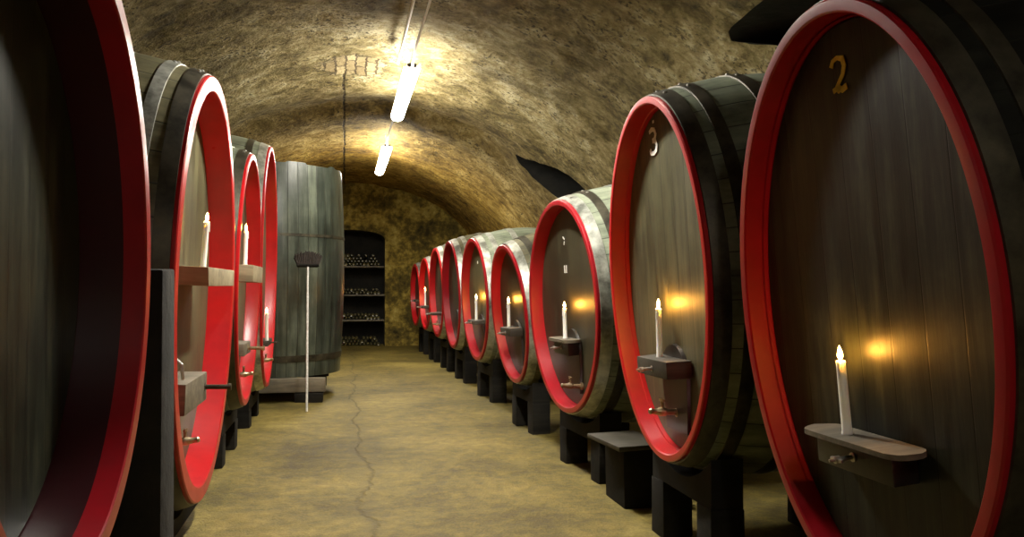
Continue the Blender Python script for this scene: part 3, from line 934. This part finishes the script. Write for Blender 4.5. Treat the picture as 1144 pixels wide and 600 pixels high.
# ------------------------------------------------------------------ lamps and conduits
def lamp(y0, y1, x, z, label, m='lamp'):
    root = empty('ceiling_lamp', (x, (y0 + y1) / 2, z)); hl = (y1 - y0) / 2
    tag(root, label, 'lamp', 'fluorescent lamps on the vault')
    bm = bmesh.new()
    box(bm, -.045, .045, -hl, hl, .035, .075, bev=.006)
    build('housing', bm, M['lamp_body'], root)
    bm = bmesh.new()
    n = 14
    rg = []
    for yy in (-hl, hl):
        rg.append([bm.verts.new(((.08 if m == 'lamp' else .068) * math.cos(PI + PI * k / n), yy, .034 + .065 * math.sin(PI + PI * k / n))) for k in range(n + 1)])
    for k in range(n): bm.faces.new([rg[0][k], rg[0][k + 1], rg[1][k + 1], rg[1][k]])
    bm.faces.new([rg[0][0], rg[0][-1], rg[1][-1], rg[1][0]])
    for r in rg: bm.faces.new(r)
    build('diffuser', bm, M[m], root, angle=.7)
    for yy in (-hl, hl - .03):
        bm = bmesh.new()
        box(bm, -.05, .05, yy, yy + .03, .033, .08, bev=.006)
        build('end_cap', bm, M['lamp_body'], root)
    if m != 'lamp':  # added unseen trough that keeps lamp light off the vault
        bm = bmesh.new()
        pr = [(-.15, -.045), (-.07, .036), (.07, .036), (.15, -.045), (.155, -.042), (.075, .045), (-.075, .045), (-.155, -.042)]
        A = [bm.verts.new((px, -hl - .01, pz)) for px, pz in pr]; B = [bm.verts.new((px, hl + .01, pz)) for px, pz in pr]
        for k in range(8): bm.faces.new([A[k], A[(k + 1) % 8], B[(k + 1) % 8], B[k]])
        bm.faces.new(A); bm.faces.new(B)
        build('added_reflector', bm, M['lamp_body'], root, smooth=False)
        for yy in (-hl - .012, hl + .002):
            bm = bmesh.new()
            A = [bm.verts.new((px, yy, pz)) for px, pz in ((-.15, -.045), (-.07, .04), (.07, .04), (.15, -.045))]; B = [bm.verts.new((v.co.x, yy + .01, v.co.z)) for v in A]
            for k in range(4): bm.faces.new([A[k], A[(k + 1) % 4], B[(k + 1) % 4], B[k]])
            bm.faces.new(A); bm.faces.new(B)
            build('added_reflector_end', bm, M['lamp_body'], root, smooth=False)
    for yy in (-hl * .7, hl * .7):
        bm = bmesh.new()
        lathe(bm, [(.006, .07), (.006, .30)], Matrix.Translation((0, yy, 0)), 8)
        build('hanger', bm, M['lamp_body'], root)
    return root
LZ = 3.56
lamp(7.95, 10.25, .65, LZ, 'nearer long lit fluorescent lamp hanging under the vault')
lamp(4.7, 5.6, .65, LZ, 'shorter dim fluorescent lamp on the vault nearest the viewpoint, above the cask numbered 3', 'lamp_dim')
lamp(-1.4, -.5, .65, 3.5, 'added unseen fill lamp on the vault behind the viewpoint', 'lamp_fill')  # added fill, stands for light coming from the camera side
lamp(12.55, 15.3, .64, LZ, 'farther lit fluorescent lamp, smaller in the view, under the vault')
def conduit(pts, label, r=.012):
    bm = bmesh.new(); tube(bm, pts, r, 10)
    o = build('cable_conduit', bm, M['conduit'])
    tag(o, label, 'conduit', 'cable conduits along the vault')
conduit([(.65, 5.59, 3.61), (.65, 5.7, 3.69), (.672, 6.0, 3.73), (.655, 7.6, 3.70), (.65, 7.88, 3.61), (.65, 7.96, 3.61)], 'right of the two pale conduits along the vault, ending at the nearer lamp')
conduit([(.555, Y0 + .05, 3.74), (.552, 4, 3.735), (.53, 8.3, 3.73)], 'left of the two pale conduits along the vault, ending short beside the nearer lamp', .014)
conduit([(.65, 10.24, 3.61), (.65, 10.4, 3.68), (.645, 11.5, 3.73), (.64, 12.4, 3.70), (.64, 12.56, 3.61)], 'short pale conduit joining the two fluorescent lamps', .012)

# ------------------------------------------------------------------ world and view
w = bpy.data.worlds.new('cellar_dark'); SC.world = w; w.use_nodes = True
w.node_tree.nodes['Background'].inputs[0].default_value = (0, 0, 0, 1)
SC.view_settings.view_transform = 'Standard'
SC.view_settings.look = 'None'
SC.view_settings.gamma = 1
SC.view_settings.use_curve_mapping = False
SC.view_settings.exposure = 0
SC.cycles.max_bounces = 6
SC.cycles.diffuse_bounces = 3
SC.cycles.use_denoising = True
SC.cycles.sample_clamp_indirect = 4
